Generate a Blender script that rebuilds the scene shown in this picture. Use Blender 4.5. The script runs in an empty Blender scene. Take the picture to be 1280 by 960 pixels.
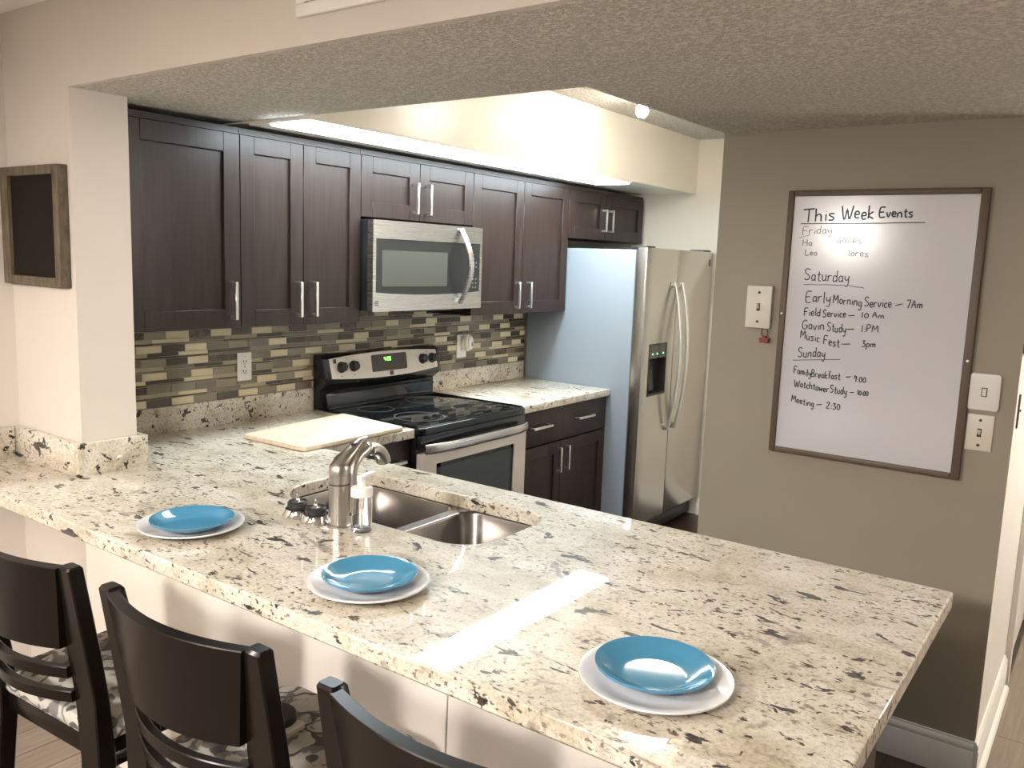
import bpy, bmesh, math, random
from mathutils import Vector, Matrix
random.seed(7)
S = bpy.context.scene
COL = S.collection
PI = math.pi

# ------------------------------------------------------------------ camera, world, exposure, lights
def setup_camera():
    cd = bpy.data.cameras.new('camera'); co = bpy.data.objects.new('camera', cd); COL.objects.link(co)
    y, p, r = 0.94931, -0.144348, 0.035563
    fw = Vector((math.sin(y)*math.cos(p), math.cos(y)*math.cos(p), math.sin(p)))
    rt = Vector((math.cos(y), -math.sin(y), 0)); up = rt.cross(fw)
    c, s = math.cos(r), math.sin(r)
    R, U = c*rt + s*up, c*up - s*rt
    m = Matrix((R, U, -fw)).transposed().to_4x4()
    m.translation = (-2.59003, -2.96611, 1.61961)
    co.matrix_world = m
    cd.sensor_width = 36; cd.lens = 29.983; cd.clip_start = 0.02
    S.camera = co
setup_camera()

S.view_settings.view_transform = 'Standard'; S.view_settings.look = 'None'
S.view_settings.gamma = 1.0; S.view_settings.use_curve_mapping = False
S.view_settings.exposure = 1.25
W = bpy.data.worlds.new('world'); S.world = W; W.use_nodes = True
W.node_tree.nodes['Background'].inputs[0].default_value = (1.0, 0.90, 0.78, 1)
W.node_tree.nodes['Background'].inputs[1].default_value = 0.05

STRIP_EMIT = 15.0
DINING_WATTS = 76.0
SECOND_WATTS = 68.0
KITCHEN_WATTS = 14.0
KITCHEN_FILL_WATTS = 9.0
HALL_FILL_WATTS = 55.0

def point(name, loc, watts, color, radius):
    l = bpy.data.lights.new(name, 'POINT'); l.energy = watts; l.color = color; l.shadow_soft_size = radius
    o = bpy.data.objects.new(name, l); o.location = loc; COL.objects.link(o); return o
point('dining_light', (-3.40, -1.20, 1.95), DINING_WATTS, (1.0, 0.93, 0.87), 0.07)
def spot(name, loc, watts, color, radius, angle, blend):
    l = bpy.data.lights.new(name, 'SPOT'); l.energy = watts; l.color = color; l.shadow_soft_size = radius
    l.spot_size = math.radians(angle); l.spot_blend = blend
    o = bpy.data.objects.new(name, l); o.location = loc; COL.objects.link(o); return o
spot('kitchen_light', (1.13, -1.03, 2.295), KITCHEN_WATTS, (1.0, 0.92, 0.80), 0.03, 130, 0.8)
point('kitchen_light', (0.80, -1.38, 2.33), KITCHEN_FILL_WATTS, (1.0, 0.93, 0.83), 0.10)  # unseen fill with no lamp body, added to light the soffit evenly
point('dining_light', (-3.40, -2.55, 1.95), SECOND_WATTS, (1.0, 0.93, 0.87), 0.11)
point('hall_fill_light', (1.15, -4.1, 2.0), HALL_FILL_WATTS, (1.0, 0.92, 0.82), 0.12)  # unseen fill light, added to brighten the hall floor and wall end

# ------------------------------------------------------------------ helpers
ORG = {}
def org(o):
    while o.parent: o = o.parent
    return ORG.get(o.name, Vector((0, 0, 0)))

class MB:
    def __init__(s): s.bm = bmesh.new(); s.mi = 0
    def add(s, t, smooth=True):
        for f in t.faces: f.material_index = s.mi; f.smooth = smooth
        me = bpy.data.meshes.new('t'); t.to_mesh(me); t.free(); s.bm.from_mesh(me); bpy.data.meshes.remove(me)
        return s
    def box(s, x0, x1, y0, y1, z0, z1, bev=0.0, seg=2):
        t = bmesh.new()
        m = Matrix.Translation(((x0+x1)/2, (y0+y1)/2, (z0+z1)/2)) @ Matrix.Diagonal((abs(x1-x0), abs(y1-y0), abs(z1-z0), 1))
        bmesh.ops.create_cube(t, size=1.0, matrix=m)
        if bev: bmesh.ops.bevel(t, geom=list(t.edges), offset=bev, segments=seg, affect='EDGES', profile=0.5)
        return s.add(t)
    def prism(s, pts, axis, a, b, bev=0.0, seg=2):
        t = bmesh.new()
        def P(u, v, w):
            return {'x': (w, u, v), 'y': (u, w, v), 'z': (u, v, w)}[axis]
        A = [t.verts.new(P(u, v, a)) for u, v in pts]; B = [t.verts.new(P(u, v, b)) for u, v in pts]
        n = len(pts)
        t.faces.new(A); t.faces.new(B[::-1])
        for i in range(n): t.faces.new((A[i], B[i], B[(i+1) % n], A[(i+1) % n]))
        bmesh.ops.recalc_face_normals(t, faces=t.faces)
        if bev:
            ed = [e for e in t.edges if len(e.link_faces) == 2 and e.calc_face_angle(0) > 0.6]
            bmesh.ops.bevel(t, geom=ed, offset=bev, segments=seg, affect='EDGES', profile=0.5)
        return s.add(t)
    def lathe(s, prof, c=(0, 0, 0), n=48, rot=None):
        t = bmesh.new(); rings = []
        for r, z in prof:
            if r < 1e-6: rings.append([t.verts.new((0, 0, z))])
            else: rings.append([t.verts.new((r*math.cos(2*PI*k/n), r*math.sin(2*PI*k/n), z)) for k in range(n)])
        for A, B in zip(rings, rings[1:]):
            if len(A) == 1 and len(B) == 1: continue
            for k in range(n):
                k2 = (k+1) % n
                if len(A) == 1: t.faces.new((A[0], B[k], B[k2]))
                elif len(B) == 1: t.faces.new((A[k], B[0], A[k2]))
                else: t.faces.new((A[k], B[k], B[k2], A[k2]))
        bmesh.ops.recalc_face_normals(t, faces=t.faces)
        m = Matrix.Translation(c)
        if rot is not None: m = m @ rot
        bmesh.ops.transform(t, matrix=m, verts=t.verts)
        return s.add(t)
    def cyl(s, p, q, r, n=24, r2=None):
        p, q = Vector(p), Vector(q); d = q-p; L = d.length
        rot = Vector((0, 0, 1)).rotation_difference(d).to_matrix().to_4x4()
        return s.lathe([(0, 0), (r, 0), (r if r2 is None else r2, L), (0, L)], p, n, rot)
    def tube(s, pts, r, n=10, flat=None, closed=False):
        """sweep a circle (or an ellipse with (normal radius, side radius) relative to `flat` direction) along pts"""
        t = bmesh.new(); pts = [Vector(p) for p in pts]; N = len(pts); rings = []
        nrm = None
        for i, p in enumerate(pts):
            if closed: d = pts[(i+1) % N]-pts[i-1]
            else: d = pts[min(i+1, N-1)]-pts[max(i-1, 0)]
            d.normalize()
            if flat is not None: a = Vector(flat)
            elif nrm is None: a = Vector((0, 0, 1)) if abs(d.z) < 0.9 else Vector((1, 0, 0))
            else: a = nrm
            a = (a-d*a.dot(d)).normalized(); nrm = a; b = d.cross(a)
            ri = r[i] if isinstance(r, list) else r
            ra, rb = ri if isinstance(ri, tuple) else (ri, ri)
            rings.append([t.verts.new(p+a*ra*math.cos(2*PI*k/n)+b*rb*math.sin(2*PI*k/n)) for k in range(n)])
        for i in range(N if closed else N-1):
            A, B = rings[i], rings[(i+1) % N]
            for k in range(n): t.faces.new((A[k], A[(k+1) % n], B[(k+1) % n], B[k]))
        if not closed: t.faces.new(rings[0][::-1]); t.faces.new(rings[-1])
        bmesh.ops.recalc_face_normals(t, faces=t.faces)
        return s.add(t)
    def grid(s, rows):
        """rows of points, closed around each row (a band)"""
        t = bmesh.new(); R = [[t.verts.new(p) for p in row] for row in rows]
        n = len(rows[0])
        for A, B in zip(R, R[1:]):
            for k in range(n): t.faces.new((A[k], A[(k+1) % n], B[(k+1) % n], B[k]))
        t.faces.new(R[0][::-1]); t.faces.new(R[-1])
        bmesh.ops.recalc_face_normals(t, faces=t.faces)
        return s.add(t)
    def sheet(s, outer, holes, z0, z1):
        """polygon with holes, extruded from z1 down to z0"""
        t = bmesh.new(); loops = []
        for L in [outer]+holes:
            vs = [t.verts.new((x, y, z1)) for x, y in L]; loops.append(vs)
            for i in range(len(vs)): t.edges.new((vs[i], vs[(i+1) % len(vs)]))
        bmesh.ops.triangle_fill(t, use_beauty=True, use_dissolve=False, edges=list(t.edges))
        top = list(t.faces)
        for f in top:
            f.normal_update()
            if f.normal.z < 0: f.normal_flip()
        low = {}
        for vs in loops:
            for v in vs: low[v] = t.verts.new((v.co.x, v.co.y, z0))
        for f in top: t.faces.new([low[v] for v in reversed(f.verts)])
        for vs in loops:
            for i in range(len(vs)):
                a, b = vs[i], vs[(i+1) % len(vs)]; t.faces.new((a, b, low[b], low[a]))
        bmesh.ops.recalc_face_normals(t, faces=t.faces)
        return s.add(t)
    def build(s, name, mats, parent=None, origin=None, angle=38):
        bm = s.bm
        o0 = Vector(origin) if origin is not None else (org(parent) if parent else Vector((0, 0, 0)))
        bmesh.ops.translate(bm, verts=bm.verts, vec=-o0)
        ca = math.radians(angle)
        for e in bm.edges:
            if len(e.link_faces) == 2 and e.calc_face_angle(0) > ca: e.smooth = False
        me = bpy.data.meshes.new(name); bm.to_mesh(me); bm.free()
        for m in (mats if isinstance(mats, (list, tuple)) else [mats]): me.materials.append(m)
        o = bpy.data.objects.new(name, me); COL.objects.link(o)
        if parent: o.parent = parent
        elif origin is not None: o.location = o0; ORG[o.name] = o0
        return o

def tag(o, label, cat, group=None):
    o['label'] = label; o['category'] = cat
    if group: o['group'] = group
    return o
def thing(name, label, cat, loc=(0, 0, 0), group=None):
    o = bpy.data.objects.new(name, None); COL.objects.link(o); o.location = loc; o.empty_display_size = 0.05
    ORG[o.name] = Vector(loc); return tag(o, label, cat, group)
def struct(o):
    o['kind'] = 'structure'; return o
def copy_tree(root, loc, rz, label, group=None):
    def rec(o, par):
        c = o.copy(); COL.objects.link(c)
        if par: c.parent = par
        for ch in list(o.children): rec(ch, c)
        return c
    r = rec(root, None); r.location = loc; r.rotation_euler = (0, 0, rz); r['label'] = label
    if group: r['group'] = group
    return r
def rrect(x0, x1, y0, y1, r, n=6):
    rs = r if isinstance(r, (list, tuple)) else [r]*4      # corners: (x1,y1),(x0,y1),(x0,y0),(x1,y0)
    out = []
    for (cx, cy, a, k) in ((x1, y1, 0, 0), (x0, y1, 90, 1), (x0, y0, 180, 2), (x1, y0, 270, 3)):
        R = rs[k]; sx = -1 if cx == x1 else 1; sy = -1 if cy == y1 else 1
        for i in range(n+1):
            t = math.radians(a+90*i/n); out.append((cx+sx*R+R*math.cos(t), cy+sy*R+R*math.sin(t)))
    return out

# ------------------------------------------------------------------ materials
def mat(name, col, rough=0.5, metal=0.0, spec=0.5, coat=0.0, emit=None, estr=0.0, trans=0.0, ior=1.45, aniso=0.0):
    m = bpy.data.materials.new(name); m.use_nodes = True
    b = m.node_tree.nodes['Principled BSDF']
    b.inputs['Base Color'].default_value = (*col, 1); b.inputs['Roughness'].default_value = rough
    b.inputs['Metallic'].default_value = metal; b.inputs['Specular IOR Level'].default_value = spec
    b.inputs['Coat Weight'].default_value = coat; b.inputs['Transmission Weight'].default_value = trans
    b.inputs['IOR'].default_value = ior; b.inputs['Anisotropic'].default_value = aniso
    if emit: b.inputs['Emission Color'].default_value = (*emit, 1); b.inputs['Emission Strength'].default_value = estr
    return m
def N(m, t, **kw):
    n = m.node_tree.nodes.new(t)
    for k, v in kw.items():
        if k.startswith('i_'): n.inputs[k[2:].replace('_', ' ')].default_value = v
        else: setattr(n, k, v)
    return n
def coords(m, scale=(1, 1, 1), rot=(0, 0, 0), kind='Object'):
    c = N(m, 'ShaderNodeTexCoord'); mp = N(m, 'ShaderNodeMapping')
    mp.inputs['Scale'].default_value = scale; mp.inputs['Rotation'].default_value = rot
    m.node_tree.links.new(c.outputs[kind], mp.inputs['Vector']); return mp.outputs['Vector']
def ramp(m, src, stops):
    r = N(m, 'ShaderNodeValToRGB'); e = r.color_ramp.elements
    while len(e) < len(stops): e.new(0.5)
    for el, (p, c) in zip(e, stops):
        el.position = p; el.color = (*c, 1) if len(c) == 3 else c
    m.node_tree.links.new(src, r.inputs['Fac']); return r.outputs['Color']
def noise(m, vec, scale, detail=3, rough=0.5, dist=0.0):
    n = N(m, 'ShaderNodeTexNoise'); n.inputs['Scale'].default_value = scale; n.inputs['Detail'].default_value = detail
    n.inputs['Roughness'].default_value = rough; n.inputs['Distortion'].default_value = dist
    m.node_tree.links.new(vec, n.inputs['Vector']); return n.outputs['Fac']
def mix(m, fac, a, b, mode='MIX'):
    n = N(m, 'ShaderNodeMix', data_type='RGBA', blend_type=mode); L = m.node_tree.links
    for s, v in ((n.inputs['Factor'], fac), (n.inputs['A'], a), (n.inputs['B'], b)):
        if hasattr(v, 'is_linked'): L.new(v, s)
        elif isinstance(v, (int, float)): s.default_value = v
        else: s.default_value = (*v, 1)
    return n.outputs['Result']
def to(m, src, inp): m.node_tree.links.new(src, m.node_tree.nodes['Principled BSDF'].inputs[inp])
def bump(m, src, strength, dist):
    b = N(m, 'ShaderNodeBump'); b.inputs['Strength'].default_value = strength; b.inputs['Distance'].default_value = dist
    m.node_tree.links.new(src, b.inputs['Height']); to(m, b.outputs['Normal'], 'Normal')

def paint(name, col, rough=0.5, bs=0.15, spec=0.4):
    m = mat(name, col, rough, spec=spec); v = coords(m)
    bump(m, noise(m, v, 120, 3), bs, 0.002)
    f = noise(m, v, 1.7, 3); to(m, ramp(m, f, [(0.3, tuple(c*0.95 for c in col)), (0.7, tuple(min(1, c*1.04) for c in col))]), 'Base Color')
    return m
def granite():
    m = mat('granite', (0.7, 0.64, 0.52), 0.35, spec=0.15, coat=0.75)
    B = m.node_tree.nodes['Principled BSDF']; B.inputs['Coat Roughness'].default_value = 0.02; B.inputs['Coat IOR'].default_value = 1.5
    v = coords(m, (1, 0.62, 1)); v2 = coords(m, (1.0, 0.45, 1.0), (0, 0, 0.25)); v1 = coords(m)
    base = ramp(m, noise(m, v, 7, 8, 0.68, 0.6), [(0.28, (0.35, 0.29, 0.20)), (0.42, (0.53, 0.475, 0.37)), (0.55, (0.65, 0.605, 0.515)), (0.75, (0.75, 0.715, 0.635))])
    grain = ramp(m, noise(m, v1, 130, 4, 0.6), [(0.30, (0.62, 0.57, 0.50)), (0.55, (1, 1, 1))])
    base = mix(m, 0.8, base, grain, 'MULTIPLY')
    fine = ramp(m, noise(m, v, 95, 3, 0.58), [(0.585, (0, 0, 0)), (0.63, (1, 1, 1))])
    fine = mix(m, 1.0, fine, ramp(m, noise(m, v1, 4.5, 2), [(0.40, (0.12, 0.12, 0.12)), (0.60, (1, 1, 1))]), 'MULTIPLY')
    base = mix(m, fine, base, (0.12, 0.09, 0.065))
    b2 = ramp(m, noise(m, v2, 13, 5, 0.62, 1.2), [(0.60, (0, 0, 0)), (0.66, (0.75, 0.75, 0.75))])
    base = mix(m, b2, base, (0.25, 0.205, 0.165))
    dark = ramp(m, noise(m, v1, 60, 2), [(0.35, (0.02, 0.017, 0.017)), (0.7, (0.085, 0.07, 0.06))])
    bl = ramp(m, noise(m, v2, 27, 5, 0.60, 0.5), [(0.612, (0, 0, 0)), (0.63, (1, 1, 1))])
    base = mix(m, bl, base, dark)
    bl = ramp(m, noise(m, v, 52, 4, 0.6, 0.5), [(0.64, (0, 0, 0)), (0.665, (1, 1, 1))])
    base = mix(m, bl, base, dark)
    to(m, base, 'Base Color'); return m
def espresso():
    m = mat('espresso_wood', (0.03, 0.017, 0.015), 0.36, spec=0.4, coat=0.0)
    m.node_tree.nodes['Principled BSDF'].inputs['Coat Roughness'].default_value = 0.25
    v = coords(m, (9, 9, 0.7)); f = noise(m, v, 6, 6, 0.6, 0.4)
    to(m, ramp(m, f, [(0.3, (0.017, 0.0095, 0.0075)), (0.7, (0.034, 0.020, 0.0155))]), 'Base Color')
    return m
def popcorn():
    m = mat('popcorn', (0.62, 0.58, 0.50), 0.9, spec=0.15); v = coords(m)
    a = noise(m, v, 85, 3, 0.6); b = noise(m, v, 240, 2)
    mx = N(m, 'ShaderNodeMath', operation='MULTIPLY_ADD'); L = m.node_tree.links
    L.new(b, mx.inputs[0]); mx.inputs[1].default_value = 0.35; L.new(ramp(m, a, [(0.42, (0, 0, 0)), (0.62, (1, 1, 1))]), mx.inputs[2])
    bump(m, mx.outputs[0], 0.8, 0.016)
    to(m, ramp(m, a, [(0.36, (0.62, 0.58, 0.51)), (0.58, (0.93, 0.88, 0.79))]), 'Base Color'); return m  # cavity shade put into the colour: hollows of the bump are painted darker
def steel(name, col=(0.60, 0.57, 0.53), rough=0.27, sc=(1, 1, 90)):
    m = mat(name, col, rough, metal=1.0); v = coords(m, sc)
    f = noise(m, v, 5, 3)
    mr = N(m, 'ShaderNodeMapRange'); m.node_tree.links.new(f, mr.inputs['Value'])
    mr.inputs['To Min'].default_value = rough*0.92; mr.inputs['To Max'].default_value = rough*1.1
    to(m, mr.outputs['Result'], 'Roughness'); return m
def damask():
    m = mat('damask_fabric', (0.4, 0.38, 0.33), 0.8, spec=0.2); v = coords(m)
    w = N(m, 'ShaderNodeTexWave', wave_type='RINGS', rings_direction='SPHERICAL'); w.inputs['Scale'].default_value = 9
    w.inputs['Distortion'].default_value = 14; w.inputs['Detail'].default_value = 2; w.inputs['Detail Scale'].default_value = 1.1
    m.node_tree.links.new(v, w.inputs['Vector'])
    line = ramp(m, w.outputs['Fac'], [(0.78, (0, 0, 0)), (0.86, (1, 1, 1))])
    blob = ramp(m, noise(m, v, 17, 2, 0.5, 1.5), [(0.56, (0, 0, 0)), (0.60, (1, 1, 1))])
    c = mix(m, line, (0.42, 0.40, 0.35), (0.09, 0.085, 0.08))
    c = mix(m, blob, c, (0.17, 0.16, 0.155))
    to(m, c, 'Base Color'); bump(m, noise(m, v, 400, 2), 0.3, 0.001); return m
def floor_wood(name='floor_planks', c1=(0.23, 0.185, 0.15, 1), c2=(0.31, 0.26, 0.215, 1), c3=(0.08, 0.06, 0.05, 1)):
    m = mat(name, (0.2, 0.15, 0.11), 0.38); v = coords(m)
    br = N(m, 'ShaderNodeTexBrick'); br.offset = 0.37
    for k, val in (('Scale', 1.0), ('Mortar Size', 0.0025), ('Brick Width', 1.2), ('Row Height', 0.13)): br.inputs[k].default_value = val
    br.inputs['Color1'].default_value = c1; br.inputs['Color2'].default_value = c2; br.inputs['Mortar'].default_value = c3
    m.node_tree.links.new(v, br.inputs['Vector'])
    g = ramp(m, noise(m, coords(m, (1.5, 22, 1)), 3, 6, 0.65, 0.5), [(0.3, (0.6, 0.57, 0.54)), (0.7, (1.1, 1.08, 1.05))])
    to(m, mix(m, 0.85, br.outputs['Color'], g, 'MULTIPLY'), 'Base Color'); return m
def weathered():
    m = mat('weathered_wood', (0.2, 0.16, 0.11), 0.75, spec=0.2); v = coords(m, (6, 6, 1.2))
    to(m, ramp(m, noise(m, v, 9, 7, 0.65, 0.6), [(0.3, (0.075, 0.058, 0.038)), (0.7, (0.19, 0.155, 0.11))]), 'Base Color'); return m
def maple():
    m = mat('maple_board', (0.75, 0.6, 0.43), 0.5); v = coords(m, (1.2, 14, 3))
    to(m, ramp(m, noise(m, v, 4, 5, 0.6, 0.3), [(0.3, (0.62, 0.49, 0.345)), (0.7, (0.74, 0.63, 0.49))]), 'Base Color'); return m

M_beige = paint('beige_paint', (0.62, 0.565, 0.50))
M_stub = paint('column_paint', (0.80, 0.73, 0.61))
M_cream = paint('cream_paint', (0.83, 0.77, 0.655), 0.28, 0.05)
M_knee = paint('warm_white_paint', (0.84, 0.785, 0.71))
M_olive = paint('olive_paint', (0.335, 0.295, 0.225), 0.5)
M_white = paint('white_trim_paint', (0.82, 0.80, 0.75), 0.4, 0.05)
M_ceil = paint('ceiling_paint', (0.90, 0.88, 0.85), 0.8, 0.4)
M_pop = popcorn(); M_gran = granite(); M_esp = espresso(); M_floor = floor_wood(); M_floork = floor_wood('kitchen_planks', (0.040, 0.022, 0.015, 1), (0.065, 0.037, 0.026, 1), (0.015, 0.01, 0.008, 1))
M_steel = steel('brushed_steel', (0.53, 0.515, 0.495), 0.27); M_steelv = steel('brushed_steel_dark', (0.50, 0.47, 0.43), 0.24, (90, 90, 1)); M_sink = steel('sink_steel', (0.33, 0.31, 0.295), 0.24, (1, 90, 1))
M_faucet = steel('satin_nickel', (0.50, 0.465, 0.42), 0.33, (60, 60, 1)); M_pull = mat('pull_nickel', (0.68, 0.66, 0.62), 0.3, metal=1.0)
M_chrome = mat('chrome', (0.75, 0.74, 0.72), 0.08, metal=1.0)
M_black = mat('black_enamel', (0.012, 0.012, 0.013), 0.2); M_glassblk = mat('black_glass', (0.006, 0.007, 0.008), 0.05, spec=0.6)
M_rubber = mat('black_plastic', (0.02, 0.02, 0.02), 0.4)
M_window = mat('oven_glass', (0.035, 0.042, 0.04), 0.10, spec=0.7); M_mwglass = mat('microwave_glass', (0.075, 0.075, 0.062), 0.22); M_mwblk = mat('microwave_black', (0.022, 0.022, 0.02), 0.12)
M_fside = mat('fridge_side_grey', (0.20, 0.23, 0.26), 0.45); M_ring = mat('burner_ring_print', (0.10, 0.10, 0.10), 0.25)
M_panel = mat('panel_silver', (0.62, 0.55, 0.48), 0.4, metal=0.35)
M_plastic = mat('white_plastic', (0.80, 0.77, 0.73), 0.35); M_ivory = mat('ivory_plastic', (0.74, 0.69, 0.58), 0.35); M_slot = mat('dark_slot', (0.05, 0.045, 0.04), 0.6)
M_blue = mat('blue_glaze', (0.055, 0.225, 0.36), 0.11, ior=1.75); M_wplate = mat('white_glaze', (0.74, 0.72, 0.72), 0.12, coat=0.2)
M_stool = mat('stool_wood', (0.006, 0.004, 0.003), 0.26, spec=0.2); M_dam = damask()
M_clear = mat('clear_plastic', (1, 1, 1), 0.02, trans=1.0, ior=1.25); M_liquid = mat('clear_soap', (0.93, 0.95, 1.0), 0.03, trans=0.9, ior=1.33)
M_wbframe = mat('board_frame_brown', (0.125, 0.088, 0.06), 0.45); M_wb = mat('whiteboard_surface', (0.66, 0.64, 0.66), 0.17, spec=0.9)
M_ink = mat('marker_black', (0.03, 0.03, 0.035), 0.5); M_teal = mat('marker_teal', (0.03, 0.065, 0.085), 0.5); M_faded = mat('marker_faded', (0.20, 0.19, 0.18), 0.5)
M_chalk = mat('chalkboard', (0.016, 0.013, 0.009), 0.8, spec=0.15); M_weath = weathered(); M_maple = maple(); M_red = mat('red_clip', (0.22, 0.03, 0.02), 0.4)
M_grout = mat('grout', (0.45, 0.39, 0.28), 0.8)
M_tiles = [mat('tile_cream', (0.66, 0.57, 0.38), 0.3), mat('tile_tan', (0.40, 0.33, 0.21), 0.3), mat('tile_taupe', (0.20, 0.165, 0.125), 0.25), mat('tile_brown', (0.075, 0.056, 0.042), 0.2), mat('tile_grey', (0.27, 0.235, 0.17), 0.3), mat('tile_glass_dark', (0.07, 0.045, 0.032), 0.15)]
def marble_tile():
    m = mat('tile_marble', (0.06, 0.045, 0.03), 0.25); v = coords(m)
    to(m, ramp(m, noise(m, v, 60, 4, 0.6, 1.5), [(0.40, (0.05, 0.038, 0.028)), (0.72, (0.22, 0.175, 0.12))]), 'Base Color'); return m
M_tiles.append(marble_tile())
M_tube = mat('fluorescent_diffuser', (0.9, 0.9, 0.9), 0.4, emit=(0.80, 0.93, 1.0), estr=STRIP_EMIT)
M_bulb = mat('lamp_glow', (1, 1, 1), 0.4, emit=(1.0, 0.93, 0.82), estr=60.0)
M_green = mat('green_display', (0.02, 0.1, 0.02), 0.4, emit=(0.25, 1.0, 0.12), estr=1.6); M_led = mat('dispenser_led', (0.1, 0.3, 0.2), 0.4, emit=(0.2, 1.0, 0.5), estr=1.5)
M_disp = mat('display_grey', (0.05, 0.045, 0.035), 0.15)
M_cord = mat('cord_white', (0.75, 0.70, 0.62), 0.5); M_shade = mat('lamp_shade_metal', (0.10, 0.08, 0.06), 0.4)

# ------------------------------------------------------------------ the setting
ZC = 0.914
def zp(x): return 2.072 + 0.011*(x+1.27)          # the dropped ceiling rises very slightly
struct(MB().box(-6, 5, -7, -2.74, -0.06, 0).box(-6, -1.27, -2.74, 0.1, -0.06, 0).build('floor', M_floor))
struct(MB().box(-1.27, 5, -2.74, 0.1, -0.06, 0).build('floor_kitchen', M_floork))
struct(MB().box(-5.5, 2.70, 0.0, 0.12, 0, 2.5).build('wall_back', M_beige))
struct(MB().box(-1.27, -1.09, -0.40, 0, 0, 2.0735).build('wall_left', [M_beige]))
b = MB().box(-1.27, -1.17, -2.60, -0.40, 0, 0.874)
struct(b.build('wall_peninsula', M_knee))
struct(MB().box(-1.27, -1.25, -7, 0, 2.0735, 2.34).build('wall_header', M_beige))
def slab(m, x0, x1, y0, y1, top):
    t = bmesh.new(); q = [(x0, y0), (x1, y0), (x1, y1), (x0, y1)]
    A = [t.verts.new((x, y, zp(x))) for x, y in q]; B = [t.verts.new((x, y, top)) for x, y in q]
    t.faces.new(A[::-1]); t.faces.new(B)
    for i in range(4): t.faces.new((A[i], A[(i+1) % 4], B[(i+1) % 4], B[i]))
    bmesh.ops.recalc_face_normals(t, faces=t.faces); m.add(t)
b = MB(); slab(b, -1.25, -0.585, -7, 0, 2.42); slab(b, -0.585, 5, -7, -1.735, 2.42)
struct(b.build('ceiling', M_pop))
struct(MB().box(-6, -1.27, -7, 0.1, 2.325, 2.42).build('ceiling_dining', M_ceil))
struct(MB().box(-0.585, 2.70, -1.735, 0.1, 2.41, 2.48).build('ceiling_kitchen', M_pop))
struct(MB().box(-0.585, 2.58, -0.651, 0.0, 2.075, 2.41).build('wall_soffit', M_cream))
struct(MB().box(2.58, 2.70, -1.727, 0.0, 0, 2.41).build('wall_fridge_side', M_cream))
struct(MB().box(0.388, 0.40, -2.72, -1.727, 0, zp(0.39)).build('wall_right', M_olive))
struct(MB().box(0.40, 2.58, -2.72, -1.727, 0, 2.10).build('wall_closet', M_white))
struct(MB().box(2.58, 2.70, -7, -2.72, 0, 2.12).build('wall_hall', M_white))
# baseboards with a moulded top
def base_prof(h=0.134): return [(0, 0), (0.014, 0), (0.014, h-0.035), (0.011, h-0.030), (0.013, h-0.022), (0.010, h-0.010), (0.006, h-0.006), (0.006, h), (0, h)]
struct(MB().prism([(0.388-u, z) for u, z in base_prof()], 'y', -2.7195, -1.727).build('baseboard_right', M_white))
bb = MB().prism([(-2.72-u, z) for u, z in base_prof(0.14)], 'x', 0.374, 1.17)
bb.prism([(-2.734, 0), (-2.75, 0), (-2.748, 0.012), (-2.742, 0.018), (-2.734, 0.02)], 'x', 0.374, 1.17)
struct(bb.build('baseboard_hall', M_white))
struct(MB().prism([(2.58-u, z) for u, z in base_prof(0.11)], 'y', -1.727, -0.80).build('baseboard_fridge', M_white))
# door casing of the closet door further along the hall
struct(MB().box(1.19, 1.25, -2.742, -2.72, 0, 2.05, 0.004).box(2.02, 2.08, -2.742, -2.72, 0, 2.05, 0.004).box(1.19, 2.08, -2.742, -2.72, 2.05, 2.098, 0.004).build('trim_1', M_white))

# mosaic backsplash (real tiles on grout)
def mosaic(x0, x1, z0, z1):
    b = MB(); b.box(x0, x1, -0.006, 0.0, z0, z1)
    z = z0+0.002; k = 0; rng = random.Random(3)
    rows = [('thick', 0.0265), ('line', 0.0055), ('thin', 0.0125)]
    while z < z1-0.004:
        kind, h = rows[k % 3]; k += 1; h = min(h, z1-z-0.001); x = x0-rng.random()*0.09; last = -1
        while x < x1:
            if kind == 'thick': w = rng.choice((0.092, 0.098, 0.098, 0.104)); opts = [0, 0, 0, 2, 2, 3, 3, 4, 6]
            elif kind == 'thin': w = rng.choice((0.13, 0.16, 0.20)); opts = [1, 1, 4, 0, 0, 2, 6, 3]
            else: w = 0.31; opts = [5, 5, 2]
            c = rng.choice([o for o in opts if o != last] or opts); last = c
            a, e = max(x, x0+0.0005), min(x+w-0.0022, x1-0.0005)
            if e-a > 0.003:
                b.mi = c+1; b.box(a, e, -0.0085 if c != 3 else -0.0095, -0.004, z, z+h)
            x += w
        z += h+0.0024
    return struct(b.build('wall_backsplash', [M_grout]+M_tiles))
mosaic(-1.09, 1.655, 1.016, 1.385)

# ------------------------------------------------------------------ worktops
CX = [-1.01, -0.645]; CY = [-1.728, -0.962]
top_outline = [(-1.527, -0.001), (-1.527, -2.712), (-1.522, -2.717), (-0.506, -2.717), (-0.502, -2.713), (-0.502, -0.629), (-0.003, -0.629), (-0.003, -0.001), (-1.089, -0.001), (-1.089, -0.401), (-1.271, -0.401), (-1.271, -0.001)]
cut = rrect(CX[0], CX[1], CY[0], CY[1], [0.10, 0.15, 0.11, 0.09], 8)
ct = thing('countertop', 'long speckled granite peninsula worktop holding the sink and the plates', 'countertop', (-1.0, -1.5, 0.874))
o = MB().sheet(top_outline, [cut[::-1]], 0.874, ZC).build('slab', M_gran, ct)
def bevel_mod(o, w=0.005, seg=3):
    m = o.modifiers.new('bevel', 'BEVEL'); m.width = w; m.segments = seg; m.limit_method = 'ANGLE'; m.angle_limit = 1.0
bevel_mod(o)
MB().box(-1.065, -0.014, -0.021, -0.0005, ZC, 1.016, 0.002).build('upstand', M_gran, ct)
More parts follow.
